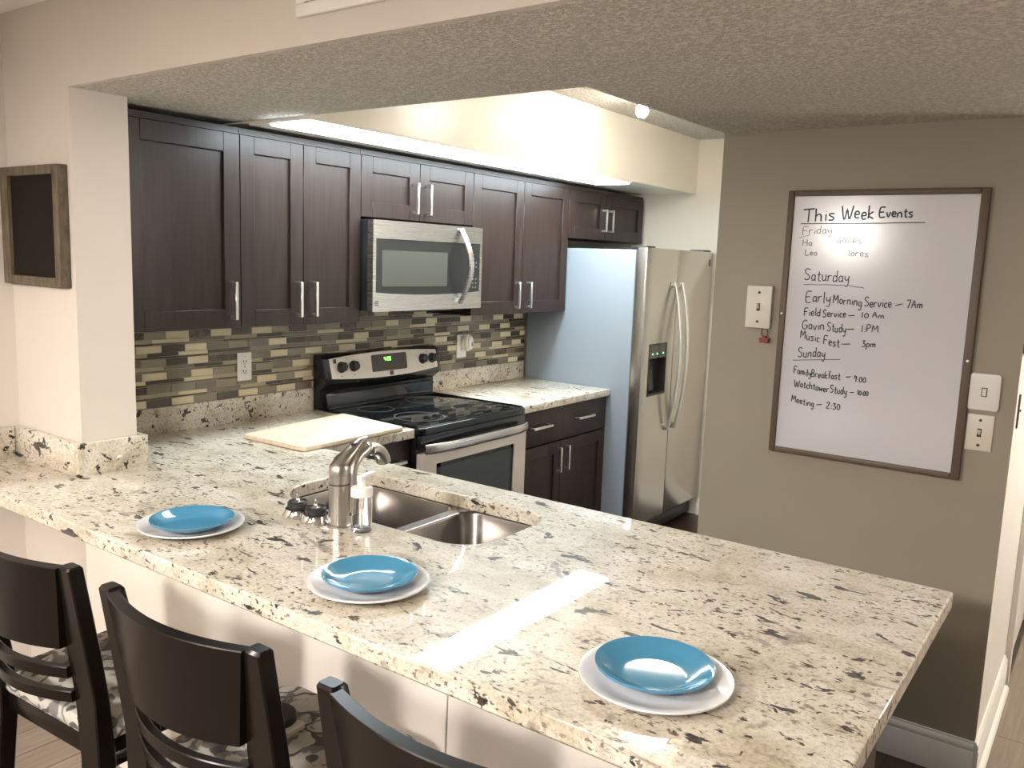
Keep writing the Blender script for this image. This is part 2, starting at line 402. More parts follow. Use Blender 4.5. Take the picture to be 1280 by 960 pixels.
MB().box(-1.295, -1.271, -0.402, -0.0005, ZC, 1.016, 0.002).box(-1.295, -1.066, -0.4245, -0.402, ZC, 1.016, 0.002).box(-1.0885, -1.066, -0.402, -0.0005, ZC, 1.016, 0.002).box(-1.527, -1.297, -0.0225, -0.0005, ZC, 1.016, 0.002).build('upstand', M_gran, ct)
ct2 = thing('countertop', 'short granite worktop between the stove and the fridge', 'countertop', (1.2, -0.3, 0.876))
MB().box(0.765, 1.637, -0.629, -0.0005, 0.876, ZC, 0.004).build('slab', M_gran, ct2)
MB().box(0.774, 1.637, -0.021, -0.0005, ZC, 1.016, 0.002).build('upstand', M_gran, ct2)

# ------------------------------------------------------------------ cabinets
def shaker(parent, x0, x1, z0, z1, yf, st=0.06, rail=None, th=0.02):
    rail = rail or st; b = MB(); g = 0.0015; x0 += g; x1 -= g; z0 += g; z1 -= g
    b.box(x0, x0+st, yf, yf+th, z0, z1, 0.0012, 1); b.box(x1-st, x1, yf, yf+th, z0, z1, 0.0012, 1)
    b.box(x0+st, x1-st, yf, yf+th, z0, z0+rail, 0.0012, 1); b.box(x0+st, x1-st, yf, yf+th, z1-rail, z1, 0.0012, 1)
    b.box(x0+st-0.002, x1-st+0.002, yf+0.010, yf+th-0.001, z0+rail-0.002, z1-rail+0.002)
    return b.build('door', M_esp, parent)
def pull_v(parent, x, z0, z1, yf):
    b = MB(); b.box(x-0.006, x+0.006, yf-0.036, yf-0.026, z0, z1, 0.0012, 1)
    for z in (z0+0.006, z1-0.006): b.box(x-0.005, x+0.005, yf-0.028, yf+0.0005, z-0.006, z+0.006, 0.001, 1)
    b.build('handle', M_pull, parent)
def pull_h(parent, x0, x1, z, yf):
    b = MB(); b.box(x0, x1, yf-0.036, yf-0.026, z-0.006, z+0.006, 0.0012, 1)
    for x in (x0+0.006, x1-0.006): b.box(x-0.006, x+0.006, yf-0.028, yf+0.0005, z-0.005, z+0.005, 0.001, 1)
    b.build('handle', M_pull, parent)
YU = -0.303
def wall_cab(label, x0, x1, z0, z1, splits, handles, st=0.06, yback=-0.001):
    t = thing('wall_cabinet', label, 'cabinet', ((x0+x1)/2, -0.15, z0), 'dark upper cabinets')
    MB().box(x0+0.0008, x1-0.0008, YU+0.021, yback, z0, z1).build('carcass', M_esp, t)
    ed = [x0]+splits+[x1]
    for i, (a, c) in enumerate(zip(ed, ed[1:])):
        d = shaker(t, a, c, z0, z1-0.022, YU, st); hx, h0, h1 = handles[i]; pull_v(d, hx, h0, h1, YU)
    # narrow top rail above the doors
    MB().box(x0+0.001, x1-0.001, YU+0.006, YU+0.0205, z1-0.0215, z1).build('top_rail', M_esp, t)
    return t
ZU, ZT = 1.336, 2.056
wall_cab('dark wall cabinet with one wide door beside the wall column', -1.062, -0.609, ZU, ZT, [], [(-0.652, 1.368, 1.505)], 0.067, -0.0105)
wall_cab('dark wall cabinet with two tall doors left of the microwave', -0.609, -0.006, ZU, ZT, [-0.315], [(-0.350, 1.368, 1.505), (-0.272, 1.368, 1.505)], 0.062, -0.0105)
wall_cab('short dark wall cabinet directly above the microwave', -0.006, 0.750, 1.778, ZT, [0.36], [(0.316, 1.808, 1.945), (0.404, 1.808, 1.945)], 0.066)
wall_cab('dark wall cabinet with two tall doors right of the microwave', 0.750, 1.632, ZU, ZT, [1.182], [(1.128, 1.365, 1.505), (1.236, 1.365, 1.505)], 0.066, -0.0105)
wall_cab('short dark wall cabinet above the fridge', 1.632, 2.545, 1.757, ZT, [2.055], [(2.015, 1.808, 1.942), (2.095, 1.808, 1.942)], 0.066)

t = thing('base_cabinet', 'dark base cabinet with a wide drawer and two doors beside the fridge', 'cabinet', (1.2, -0.3, 0))
MB().box(0.768, 1.636, -0.585, -0.02, 0.10, 0.874).box(0.78, 1.63, -0.54, -0.05, 0, 0.10).build('carcass', M_esp, t)
d = MB().box(0.770, 1.634, -0.607, -0.586, 0.69, 0.868, 0.002).build('drawer', M_esp, t)
pull_h(d, 0.865, 1.035, 0.788, -0.607); pull_h(d, 1.295, 1.460, 0.788, -0.607)
d = shaker(t, 0.770, 1.172, 0.112, 0.684, -0.607, 0.062); pull_v(d, 1.128, 0.523, 0.655, -0.607)
d = shaker(t, 1.172, 1.634, 0.112, 0.684, -0.607, 0.062); pull_v(d, 1.208, 0.523, 0.655, -0.607)
t = thing('base_cabinet', 'dark base cabinet with a drawer under the corner worktop left of the stove', 'cabinet', (-0.25, -0.3, 0))
MB().box(-0.49, -0.006, -0.585, -0.02, 0.10, 0.872).box(-0.48, -0.01, -0.54, -0.05, 0, 0.10).build('carcass', M_esp, t)
d = MB().box(-0.47, -0.008, -0.607, -0.586, 0.69, 0.868, 0.002).build('drawer', M_esp, t); pull_h(d, -0.235, -0.06, 0.785, -0.607)
d = shaker(t, -0.47, -0.008, 0.112, 0.684, -0.607); pull_v(d, -0.40, 0.523, 0.655, -0.607)
# peninsula cabinet run (faces the kitchen, only its end shows)
t = thing('peninsula_cabinet', 'dark cabinet run under the peninsula worktop facing the kitchen', 'cabinet', (-0.85, -1.6, 0))
MB().box(-1.165, -0.562, -2.60, -2.582, 0, 0.872).box(-1.165, -0.562, -0.66, -0.645, 0, 0.872).box(-1.165, -0.562, -2.58, -0.662, 0.08, 0.10).box(-0.58, -0.562, -2.58, -0.662, 0.0, 0.66).build('carcass', M_esp, t)
for y0, y1 in ((-2.60, -2.12), (-2.12, -1.64), (-1.64, -1.15), (-1.15, -0.66)):
    b = MB(); s = 0.06
    b.box(-0.561, -0.541, y0+0.002, y0+s, 0.11, 0.868, 0.001, 1).box(-0.561, -0.541, y1-s, y1-0.002, 0.11, 0.868, 0.001, 1)
    b.box(-0.561, -0.541, y0+s, y1-s, 0.11, 0.17, 0.001, 1).box(-0.561, -0.541, y0+s, y1-s, 0.808, 0.868, 0.001, 1).box(-0.558, -0.551, y0+s, y1-s, 0.17, 0.81)
    d = b.build('door', M_esp, t)
    MB().box(-0.514, -0.504, y1-0.046, y1-0.034, 0.66, 0.79, 0.001, 1).box(-0.541, -0.512, y1-0.045, y1-0.035, 0.66, 0.672).box(-0.541, -0.512, y1-0.045, y1-0.035, 0.778, 0.79).build('handle', M_pull, d)

# ------------------------------------------------------------------ stove
def arc_pts(x0, x1, z, bow, n=14):
    return [(x0+(x1-x0)*i/n, z+bow*(1-(2*i/n-1)**2)) for i in range(n+1)]
st = thing('stove', 'black and stainless electric stove with a glass cooktop', 'stove', (0.38, -0.33, 0))
X0, X1 = 0.0, 0.760
MB().box(X0+0.002, X1-0.002, -0.63, -0.025, 0.06, 0.885).box(X0+0.03, X1-0.03, -0.58, -0.06, 0, 0.06).build('body', M_black, st)
o = MB().prism(rrect(X0-0.001, X1+0.001, -0.665, -0.06, [0.012, 0.012, 0.035, 0.035], 6), 'z', 0.885, 0.918, 0.007, 3).build('cooktop', M_glassblk, st)
b = MB()
rim = rrect(X0+0.008, X1-0.008, -0.655, -0.075, 0.03, 6)
b.tube([(x, y, 0.919) for x, y in rim], 0.004, 8, closed=True); b.build('cooktop_rim', M_glassblk, st)
def ring(cx, cy, r, w):
    return MB().sheet([(cx+r*math.cos(a*PI/24), cy+r*math.sin(a*PI/24)) for a in range(48)], [[(cx+(r-w)*math.cos(a*PI/24), cy+(r-w)*math.sin(a*PI/24)) for a in range(48)][::-1]], 0.9180, 0.9186)
for cx, cy, r in ((0.20, -0.47, 0.115), (0.565, -0.47, 0.095), (0.20, -0.20, 0.085), (0.565, -0.20, 0.115)):
    ring(cx, cy, r, 0.006).build('burner', M_ring, o)
ring(0.565, -0.20, 0.075, 0.004).build('burner', M_ring, o)
# backguard
prof = [(-0.012, 0.9185), (-0.012, 1.168), (-0.055, 1.166), (-0.078, 1.150), (-0.092, 1.045), (-0.086, 1.028), (-0.050, 1.000), (-0.050, 0.9185)]
MB().prism(prof, 'x', X0-0.012, X1+0.012, 0.004, 2).build('backguard', M_black, st)
MB().prism([(-0.049, 0.919), (-0.078, 0.921), (-0.064, 0.986), (-0.049, 0.988)], 'x', X0+0.02, X1-0.02, 0.003, 2).build('backsplash_panel', M_glassblk, st)
MB().box(X0+0.02, X1-0.005, -0.086, -0.070, 0.9175, 0.926, 0.003).build('backguard_trim', M_black, st)
def on_panel(z, off=0.0): return -0.0735-(1.162-z)*0.165-off     # y of the sloping control panel at height z
cp = bmesh.new(); pb = MB()
up_ = arc_pts(0.022, 0.748, 1.149, 0.014); lo_ = arc_pts(0.030, 0.752, 1.060, -0.018)
pts = up_+lo_[::-1]
A = [cp.verts.new((x, on_panel(z, 0.0045), z)) for x, z in pts]; B = [cp.verts.new((x, on_panel(z, -0.012), z)) for x, z in pts]
cp.faces.new(A); cp.faces.new(B[::-1])
for i in range(len(pts)): cp.faces.new((A[i], B[i], B[(i+1) % len(pts)], A[(i+1) % len(pts)]))
bmesh.ops.recalc_face_normals(cp, faces=cp.faces); pb.add(cp)
panel = pb.build('control_panel', M_panel, st)
for kx in (0.090, 0.166, 0.640, 0.712):
    z = 1.108; y = on_panel(z, 0.0045); d = Vector((0, -1, 0.165)).normalized()
    R = Vector((0, 0, 1)).rotation_difference(d).to_matrix().to_4x4()
    k = MB().lathe([(0, 0), (0.026, 0), (0.026, 0.004), (0.021, 0.008), (0.018, 0.026), (0.015, 0.028), (0, 0.028)], (kx, y, z), 20, R)
    e = Vector((kx, y, z))+d*0.030
    k.box(kx-0.004, kx+0.004, e.y-0.001, e.y+0.022, e.z-0.020, e.z+0.020, 0.001, 1)
    k.build('knob', M_rubber, panel)
def plate_on(x0, x1, z0, z1, off, m, name, par, r=0.006):
    q = rrect(x0, x1, z0, z1, r, 4); t = bmesh.new()
    A = [t.verts.new((x, on_panel(z, off), z)) for x, z in q]; B = [t.verts.new((x, on_panel(z, off-0.003), z)) for x, z in q]
    t.faces.new(A); t.faces.new(B[::-1])
    for i in range(len(q)): t.faces.new((A[i], B[i], B[(i+1) % len(q)], A[(i+1) % len(q)]))
    bmesh.ops.recalc_face_normals(t, faces=t.faces); return MB().add(t).build(name, m, par)
dsp = plate_on(0.283, 0.524, 1.070, 1.150, 0.006, M_disp, 'display', panel, 0.008)
def seven(txt, x, z, w, h, y, m, name, par, th=0.003):
    SEG = {'0': 'abcdef', '1': 'bc', '2': 'abged', '3': 'abgcd', '4': 'fgbc', '5': 'afgcd', '6': 'afgedc', '7': 'abc', '8': 'abcdefg', '9': 'abcfgd'}
    b = MB()
    for ch in txt:
        if ch == ':':
            for q in (0.3, 0.7): b.box(x+0.002, x+0.005, y(z+h*q)-0.0006, y(z+h*q), z+h*q-0.0015, z+h*q+0.0015)
            x += w*0.6; continue
        P = {'a': (0, w, h-th, h), 'g': (0, w, h/2-th/2, h/2+th/2), 'd': (0, w, 0, th), 'f': (0, th, h/2, h), 'b': (w-th, w, h/2, h), 'e': (0, th, 0, h/2), 'c': (w-th, w, 0, h/2)}
        for s in SEG[ch]:
            a, c, e, f = P[s]; ym = y(z+(e+f)/2); b.box(x+a, x+c, ym-0.0008, ym, z+e, z+f)
        x += w*1.4
    return b.build(name, m, par)
seven('4:20', 0.366, 1.117, 0.0105, 0.019, lambda z: on_panel(z, 0.0065), M_green, 'clock_digits', panel)
lg = plate_on(0.398, 0.424, 1.047, 1.067, 0.0055, M_slot, 'emblem', panel, 0.001)
plate_on(0.045, 0.062, 1.128, 1.147, 0.0055, M_slot, 'switch_mark', panel, 0.001)
for kx in (0.128, 0.676):
    for dx, z in ((-0.04, 1.068), (0.0, 1.142), (0.04, 1.068)): MB().box(kx+dx-0.003, kx+dx+0.003, on_panel(z, 0.0055), on_panel(z, 0.003), z-0.002, z+0.002).build('dial_mark', M_slot, panel)
# oven front
MB().box(X0+0.004, X1-0.004, -0.655, -0.631, 0.822, 0.884, 0.004).build('vent_strip', M_black, st)
od = MB()
x0, x1, z0, z1 = X0+0.006, X1-0.006, 0.235, 0.806
wx0, wx1, wz0, wz1 = 0.095, 0.660, 0.40, 0.755
od.box(x0, wx0, -0.665, -0.632, z0, z1).box(wx1, x1, -0.665, -0.632, z0, z1).box(wx0, wx1, -0.665, -0.632, z0, wz0).box(wx0, wx1, -0.665, -0.632, wz1, z1)
od = od.build('oven_door', M_panel, st)
w = MB().box(wx0, wx1, -0.658, -0.640, wz0, wz1).build('window', M_window, od)
MB().box(wx0, wx0+0.035, -0.6585, -0.657, wz0, wz1).box(wx1-0.02, wx1, -0.6585, -0.657, wz0, wz1).box(wx0, wx1, -0.6585, -0.657, wz1-0.02, wz1).build('window_border', M_glassblk, w)
n = 16; hp = []; 
for i in range(n+1):
    u = i/n; hp.append((X0+0.012+u*(X1-X0-0.024), -0.668-0.040*(1-(2*u-1)**4)-0.006, 0.829+0.004*(1-(2*u-1)**2)))
MB().tube(hp, [(0.021, 0.006)]*(n+1), 12, flat=(0, 0, 1)).build('handle', M_steel, od)
MB().box(X0+0.006, X1-0.006, -0.66, -0.632, 0.07, 0.228, 0.004).build('drawer', M_panel, st)

# ------------------------------------------------------------------ microwave
mw = thing('microwave', 'stainless over-the-range microwave with a curved handle', 'microwave', (0.375, -0.19, 1.380))
mx0, mx1, mz0, mz1, yf = 0.002, 0.747, 1.380, 1.768, -0.369
MB().box(mx0, mx1, -0.335, -0.012, mz0+0.002, mz1, 0.003).box(0.27, 0.70, -0.30, -0.06, mz0-0.012, mz0+0.003).build('body', M_black, mw)
dr = MB()
wx0, wx1, wz0, wz1 = mx0+0.018, mx1-0.018, mz0+0.082, mz1-0.078
dr.box(mx0, wx0, yf, -0.336, mz0, mz1).box(wx1, mx1, yf, -0.336, mz0, mz1).box(wx0, wx1, yf, -0.336, wz1, mz1)
lowp = [(wx0, mz0), (wx1, mz0)]+[(x, z) for x, z in arc_pts(wx1, wx0, wz0, -0.012, 12)]
dr.prism(lowp, 'y', yf, -0.336)
door = dr.build('door', M_steel, mw)
MB().box(wx0-0.002, wx1+0.002, yf+0.002, -0.337, wz0-0.013, wz1+0.001).build('window_surround', M_mwblk, door)
MB().prism(rrect(mx0+0.055, mx0+0.485, mz0+0.107, mz0+0.262, 0.005, 4), 'y', yf+0.0005, yf+0.0025).build('window', M_mwglass, door)
n = 18; hp = []; rr = []
for i in range(n+1):
    u = i/n; k = math.sin(PI*u); hp.append((mx1-0.168+0.010*k, yf-0.006-0.058*k, mz0+0.028+u*(mz1-mz0-0.042))); rr.append((0.017, 0.007))
MB().tube(hp, rr, 12, flat=(1, 0, 0)).build('handle', M_steel, door)
pad = MB().box(mx1-0.105, mx1-0.022, yf+0.001, yf+0.003, wz0-0.006, wz1-0.004).build('control_panel', M_mwblk, mw)
M_key = mat('keypad_print', (0.22, 0.22, 0.20), 0.5)
for r in range(9):
    for c in range(3):
        if (r in (0, 1, 4) and c == 2) or r == 5: continue
        kx = mx1-0.088+c*0.022; kz = wz1-0.052-r*0.0195
        MB().box(kx-0.004, kx+0.004, yf+0.0004, yf+0.0014, kz-0.003, kz+0.003).build('button', M_key, pad)
b = MB()
for k in range(3): b.box(mx0+0.014, mx0+0.034, yf-0.0008, yf+0.0005, mz0+0.026+k*0.008, mz0+0.030+k*0.008)
b.build('emblem', M_slot, door)

# ------------------------------------------------------------------ fridge
fr = thing('fridge', 'stainless side-by-side fridge with a water dispenser', 'fridge', (2.09, -0.4, 0))
MB().box(1.642, 2.545, -0.742, -0.03, 0.03, 1.700, 0.006).build('body', M_fside, fr)
MB().box(1.66, 2.53, -0.765, -0.742, 0.025, 0.122, 0.003).box(1.78, 2.40, -0.772, -0.764, 0.035, 0.10, 0.003).build('base_grille', M_rubber, fr)
MB().box(1.655, 1.76, -0.80, -0.70, 1.7005, 1.722, 0.004).build('hinge', M_rubber, fr)
MB().box(2.43, 2.53, -0.80, -0.70, 1.7005, 1.722, 0.004).build('hinge', M_rubber, fr)
hx0, hx1, hz0, hz1 = 1.726, 1.950, 0.880, 1.178
ld = MB(); Y0, Y1 = -0.812, -0.748
ld.prism([(1.644, Y1), (1.644, Y0+0.014), (1.648, Y0+0.004), (1.658, Y0), (hx0, Y0), (hx0, Y1)], 'z', 0.132, 1.712)
ld.box(hx1, 2.032, Y0, Y1, 0.132, 1.712).box(hx0, hx1, Y0, Y1, 0.132, hz0).box(hx0, hx1, Y0, Y1, hz1, 1.712)
ld = ld.build('freezer_door', M_steelv, fr)
MB().box(2.040, 2.543, Y0, Y1, 0.132, 1.712, 0.005).build('fridge_door', M_steelv, fr)
rd = fr.children[-1]
dp = MB().box(hx0, hx1, Y0+0.050, Y1-0.001, hz0, hz1).box(hx0, hx0+0.006, Y0-0.002, Y0+0.05, hz0, hz1).box(hx1-0.006, hx1, Y0-0.002, Y0+0.05, hz0, hz1).box(hx0, hx1, Y0-0.002, Y0+0.05, hz0, hz0+0.012).box(hx0, hx1, Y0-0.002, Y0+0.05, hz1-0.006, hz1).build('dispenser', M_rubber, ld)
MB().prism([(Y0-0.001, 1.172), (Y0-0.001, 1.095), (Y0+0.045, 1.070), (Y0+0.045, 1.172)], 'x', hx0+0.006, hx1-0.006).build('dispenser_panel', M_disp, ld)
for lx in (1.772, 1.828, 1.905): MB().box(lx-0.005, lx+0.005, Y0-0.0025, Y0-0.001, 1.116, 1.124).build('indicator_light', M_led, ld)
MB().prism([(Y0+0.045, 1.04), (Y0+0.028, 1.03), (Y0+0.012, 0.91), (Y0+0.045, 0.90)], 'x', 1.775, 1.83).build('dispenser_lever', M_rubber, ld)
def fhandle(x, par, lean):
    n = 20; hp = []
    for i in range(n+1):
        u = i/n; k = math.sin(PI*u)**0.8; hp.append((x, Y0-0.012-0.058*k, 0.655+u*0.868))
    b = MB().tube(hp, [(0.012, 0.009)]*(n+1), 12, flat=(1, 0, 0))
    for z in (0.672, 1.506): b.box(x-0.010, x+0.010, Y0-0.022, Y0, z-0.016, z+0.016, 0.003)
    b.build('handle', M_pull, par)
fhandle(1.988, ld, 0); fhandle(2.085, rd, 0)
MB().box(2.488, 2.500, Y0-0.001, Y0+0.001, 1.625, 1.665).build('emblem', M_slot, rd)

# ------------------------------------------------------------------ fluorescent light, kitchen lamp, dining pendant
fl = thing('fluorescent_light', 'long glowing fluorescent light under the soffit above the cabinets', 'light', (0.55, -0.48, 2.05))
MB().box(-0.583, 1.72, -0.650, -0.325, 2.066, 2.0748).build('housing', M_white, fl)
MB().box(-0.58, 0.545, -0.640, -0.44, 2.058, 2.066, 0.002).build('diffuser', M_tube, fl)
MB().box(0.552, 1.71, -0.640, -0.44, 2.058, 2.066, 0.002).build('diffuser', M_tube, fl)
lp = thing('ceiling_lamp', 'small bright round lamp on the raised kitchen ceiling', 'light', (1.13, -1.00, 2.30))
MB().lathe([(0, 2.41), (0.055, 2.41), (0.055, 2.395), (0.02, 2.385), (0.02, 2.36), (0, 2.36)], (1.13, -1.0, 0)).build('base', M_white, lp)
MB().lathe([(0, 2.305), (0.018, 2.308), (0.029, 2.325), (0.03, 2.34), (0.022, 2.36), (0, 2.362)], (1.13, -1.0, 0)).build('bulb', M_bulb, lp)
for ly, where in ((-1.20, 'nearer the column'), (-2.55, 'farther from the column')):
    pl = thing('pendant_lamp', 'dark drum pendant lamp over the dining side, '+where, 'light', (-3.40, ly, 1.92), 'dining pendant lamps')
    MB().lathe([(0.220, 1.925), (0.200, 2.09), (0.204, 2.09), (0.224, 1.925), (0.220, 1.925)], (-3.40, ly, 0)).build('lamp_shade', M_shade, pl)
    MB().cyl((-3.4, ly, 2.085), (-3.4, ly, 2.3245), 0.006).cyl((-3.6, ly, 2.085), (-3.2, ly, 2.085), 0.004).lathe([(0, 2.30), (0.06, 2.30), (0.06, 2.3248), (0, 2.3248)], (-3.4, ly, 0)).build('stem', M_shade, pl)

# ------------------------------------------------------------------ sink, faucet and things by the sink
sk = thing('sink', 'stainless double bowl sink set under the granite worktop', 'sink', (-0.83, -1.35, 0.66))
def lerp_loop(a, b, t): return [(p[0]+(q[0]-p[0])*t, p[1]+(q[1]-p[1])*t) for p, q in zip(a, b)]
bowls = [(CX[0]-0.012, CX[1]+0.010, -1.392, CY[1]+0.010, [0.10, 0.15, 0.06, 0.06], 0.205), (CX[0]-0.010, CX[1]+0.010, CY[0]-0.010, -1.424, [0.06, 0.07, 0.11, 0.09], 0.185)]
for x0, x1, y0, y1, rs, dep in bowls:
    t = bmesh.new(); topl = rrect(x0, x1, y0, y1, rs, 8); i = 0.022
    bot = rrect(x0+i, x1-i, y0+i, y1-i, [max(0.05, r-0.01) for r in rs], 8); i = 0.055
    bot2 = rrect(x0+i, x1-i, y0+i, y1-i, [max(0.03, r-0.04) for r in rs], 8)
    cx, cy = (x0+x1)/2, (y0+y1)/2
    m_ = len(bot2); dr_ = [(cx+0.045*math.cos(2*PI*(k+4)/m_), cy+0.045*math.sin(2*PI*(k+4)/m_)) for k in range(m_)]
    L = [(topl, 0.8735), (lerp_loop(topl, bot, 0.12), 0.866), (bot, 0.8735-dep+0.05), (lerp_loop(bot, bot2, 0.35), 0.8735-dep+0.015), (bot2, 0.8735-dep), (dr_, 0.8735-dep-0.006)]
    R = [[t.verts.new((x, y, z)) for x, y in l] for l, z in L]
    for A, B in zip(R, R[1:]):
        for k in range(m_): t.faces.new((A[k], A[(k+1) % m_], B[(k+1) % m_], B[k]))
    f = t.faces.new(R[-1])
    bmesh.ops.recalc_face_normals(t, faces=t.faces)
    bmesh.ops.reverse_faces(t, faces=t.faces)
    bw = MB().add(t).build('bowl', M_sink, sk)
    sm = bw.modifiers.new('thickness', 'SOLIDIFY'); sm.thickness = -0.0015; sm.offset = 1
    MB().lathe([(0, 0.003), (0.028, 0.003), (0.032, 0.005), (0.045, 0.006), (0.045, 0), (0, 0)], (cx, cy, 0.8735-dep-0.0055)).build('drain', M_chrome, bw)
flange_o = rrect(CX[0]-0.035, CX[1]+0.03, CY[0]-0.03, CY[1]+0.03, 0.10, 8)
MB().sheet(flange_o, [rrect(*b_[:4], b_[4], 8)[::-1] for b_ in bowls], 0.8715, 0.8738).build('rim', M_sink, sk)

fa = thing('faucet', 'brushed nickel pull-out faucet standing behind the sink', 'faucet', (-1.09, -1.35, ZC))
fx, fy = -1.09, -1.35
MB().lathe([(0, ZC), (0.031, ZC), (0.031, ZC+0.004), (0.0275, ZC+0.007), (0.0265, 1.026), (0.0255, 1.0265), (0.0255, 1.029), (0.0265, 1.0295), (0.0265, 1.052), (0.0258, 1.0525), (0.0258, 1.055), (0.0268, 1.0555), (0.0265, 1.073), (0.021, 1.083), (0.010, 1.088), (0, 1.089)], (fx, fy, 0)).build('body', M_faucet, fa)
# lever on top, leaning toward the sink
hp = [(fx-0.016, fy, 1.071), (fx+0.006, fy+0.001, 1.085), (fx+0.040, fy+0.003, 1.106), (fx+0.075, fy+0.006, 1.127), (fx+0.092, fy+0.007, 1.133), (fx+0.102, fy+0.008, 1.135)]
MB().tube(hp, [(0.012, 0.016), (0.016, 0.0235), (0.013, 0.019), (0.008, 0.013), (0.005, 0.010), (0.003, 0.007)], 16, flat=(0, 0, 1)).build('handle', M_faucet, fa)
hp = [(fx+0.024, fy-0.016, 0.95)]
for k in range(15):
    a = PI*k/14*0.93; hp.append((fx+0.098-0.070*math.cos(a), fy-0.016+0.0015*k, 1.046+0.058*math.sin(a)))
MB().tube(hp, [(0.011, 0.016)]+[(0.013+0.007*k/14, 0.016+0.006*k/14) for k in range(15)], 16, flat=(1, 0, 0)).build('spout', M_faucet, fa)
MB().lathe([(0.0255, 1.0262), (0.0272, 1.0265), (0.0272, 1.0292), (0.0255, 1.0295)], (fx, fy, 0)).build('seam_ring', M_rubber, fa)
MB().box(fx+0.046, fx+0.058, fy-0.006, fy+0.008, 1.1245, 1.1275, 0.001).build('spray_button', M_rubber, fa)

bx, by = -1.082, -1.425
so = thing('soap_dispenser', 'clear foaming soap bottle with a white pump by the sink', 'soap dispenser', (bx, by, ZC))
MB().lathe([(0, ZC+0.001), (0.024, ZC+0.001), (0.027, ZC+0.005), (0.027, ZC+0.085), (0.024, ZC+0.094), (0.024, ZC+0.10), (0.0225, ZC+0.10), (0.0225, ZC+0.093), (0.0255, ZC+0.085), (0.0255, ZC+0.006), (0, ZC+0.004)], (bx, by, 0)).build('bottle', M_clear, so)
MB().lathe([(0, ZC+0.0045), (0.025, ZC+0.0065), (0.025, ZC+0.013), (0, ZC+0.013)], (bx, by, 0)).build('soap', M_liquid, so)
MB().lathe([(0, ZC+0.094), (0.028, ZC+0.094), (0.028, ZC+0.114), (0.026, ZC+0.117), (0.012, ZC+0.119), (0.0115, ZC+0.140), (0, ZC+0.140)], (bx, by, 0)).box(bx-0.011, bx+0.011, by-0.009, by+0.009, ZC+0.132, ZC+0.148, 0.003).prism([(bx+0.008, ZC+0.136), (bx+0.044, ZC+0.147), (bx+0.044, ZC+0.151), (bx+0.006, ZC+0.149)], 'y', by-0.008, by+0.008, 0.0015, 1).build('pump', M_plastic, so)
MB().cyl((bx, by, ZC+0.008), (bx, by, ZC+0.06), 0.003).cyl((bx, by, ZC+0.06), (bx, by, ZC+0.096), 0.006).build('dip_tube', M_plastic, so)
def strainer(x, y, label):
    t = thing('sink_strainer', label, 'strainer', (x, y, ZC), 'sink strainers beside the faucet')
    MB().lathe([(0, ZC+0.018), (0.030, ZC+0.016), (0.033, ZC+0.006), (0.039, ZC+0.001), (0.041, ZC+0.002), (0.041, ZC+0.004), (0.036, ZC+0.010), (0.033, ZC+0.022), (0, ZC+0.024)], (x, y, 0), 32).build('basket', M_chrome, t)
    MB().lathe([(0.010, ZC+0.023), (0.026, ZC+0.023), (0.028, ZC+0.028), (0.028, ZC+0.038), (0.025, ZC+0.041), (0, ZC+0.041)], (x, y, 0), 32).build('stopper', M_rubber, t)
    MB().lathe([(0, ZC+0.040), (0.0225, ZC+0.0405), (0.0235, ZC+0.043), (0.006, ZC+0.045), (0.0045, ZC+0.047), (0.0035, ZC+0.061), (0.0045, ZC+0.064), (0, ZC+0.065)], (x, y, 0), 24).build('knob', M_chrome, t)
strainer(-1.105, -1.205, 'metal sink strainer farther from the faucet, at the left')
strainer(-1.108, -1.280, 'metal sink strainer close beside the faucet base')

# ------------------------------------------------------------------ plates
def plate(name, r, h, m, x, y, z, label, grp, foot=0.62):
    p = [(0, 0.004), (r*foot-0.012, 0.003), (r*foot-0.008, 0), (r*foot, 0), (r*foot+0.004, 0.004), (r*0.80, h*0.42), (r*0.93, h*0.78), (r*0.992, h-0.003), (r, h-0.001), (r*0.997, h+0.0012), (r*0.985, h+0.001), (r*0.91, h*0.82+0.003), (r*0.78, h*0.45+0.0035), (r*foot+0.004, 0.0085), (r*foot-0.006, 0.0072), (0, 0.0068)]
    o = MB().lathe([(a, b+z) for a, b in p], (x, y, 0), 72).build(name, m, None, (x, y, z), 60)
    return tag(o, label, 'plate', grp)
for (x, y), (x2, y2), where in (((-1.358, -1.098), (-1.362, -1.108), 'nearest the wall column'), ((-1.340, -1.712), (-1.338, -1.712), 'in the middle, in front of the faucet'), ((-1.330, -2.385), (-1.322, -2.378), 'nearest the open end of the worktop')):
    plate('dinner_plate', 0.130, 0.020, M_wplate, x, y, ZC, 'white dinner plate under a blue one, '+where, 'white dinner plates')
    plate('salad_plate', 0.102, 0.026, M_blue, x2, y2, ZC+0.0086, 'blue plate on a white one, '+where, 'blue plates', 0.55)

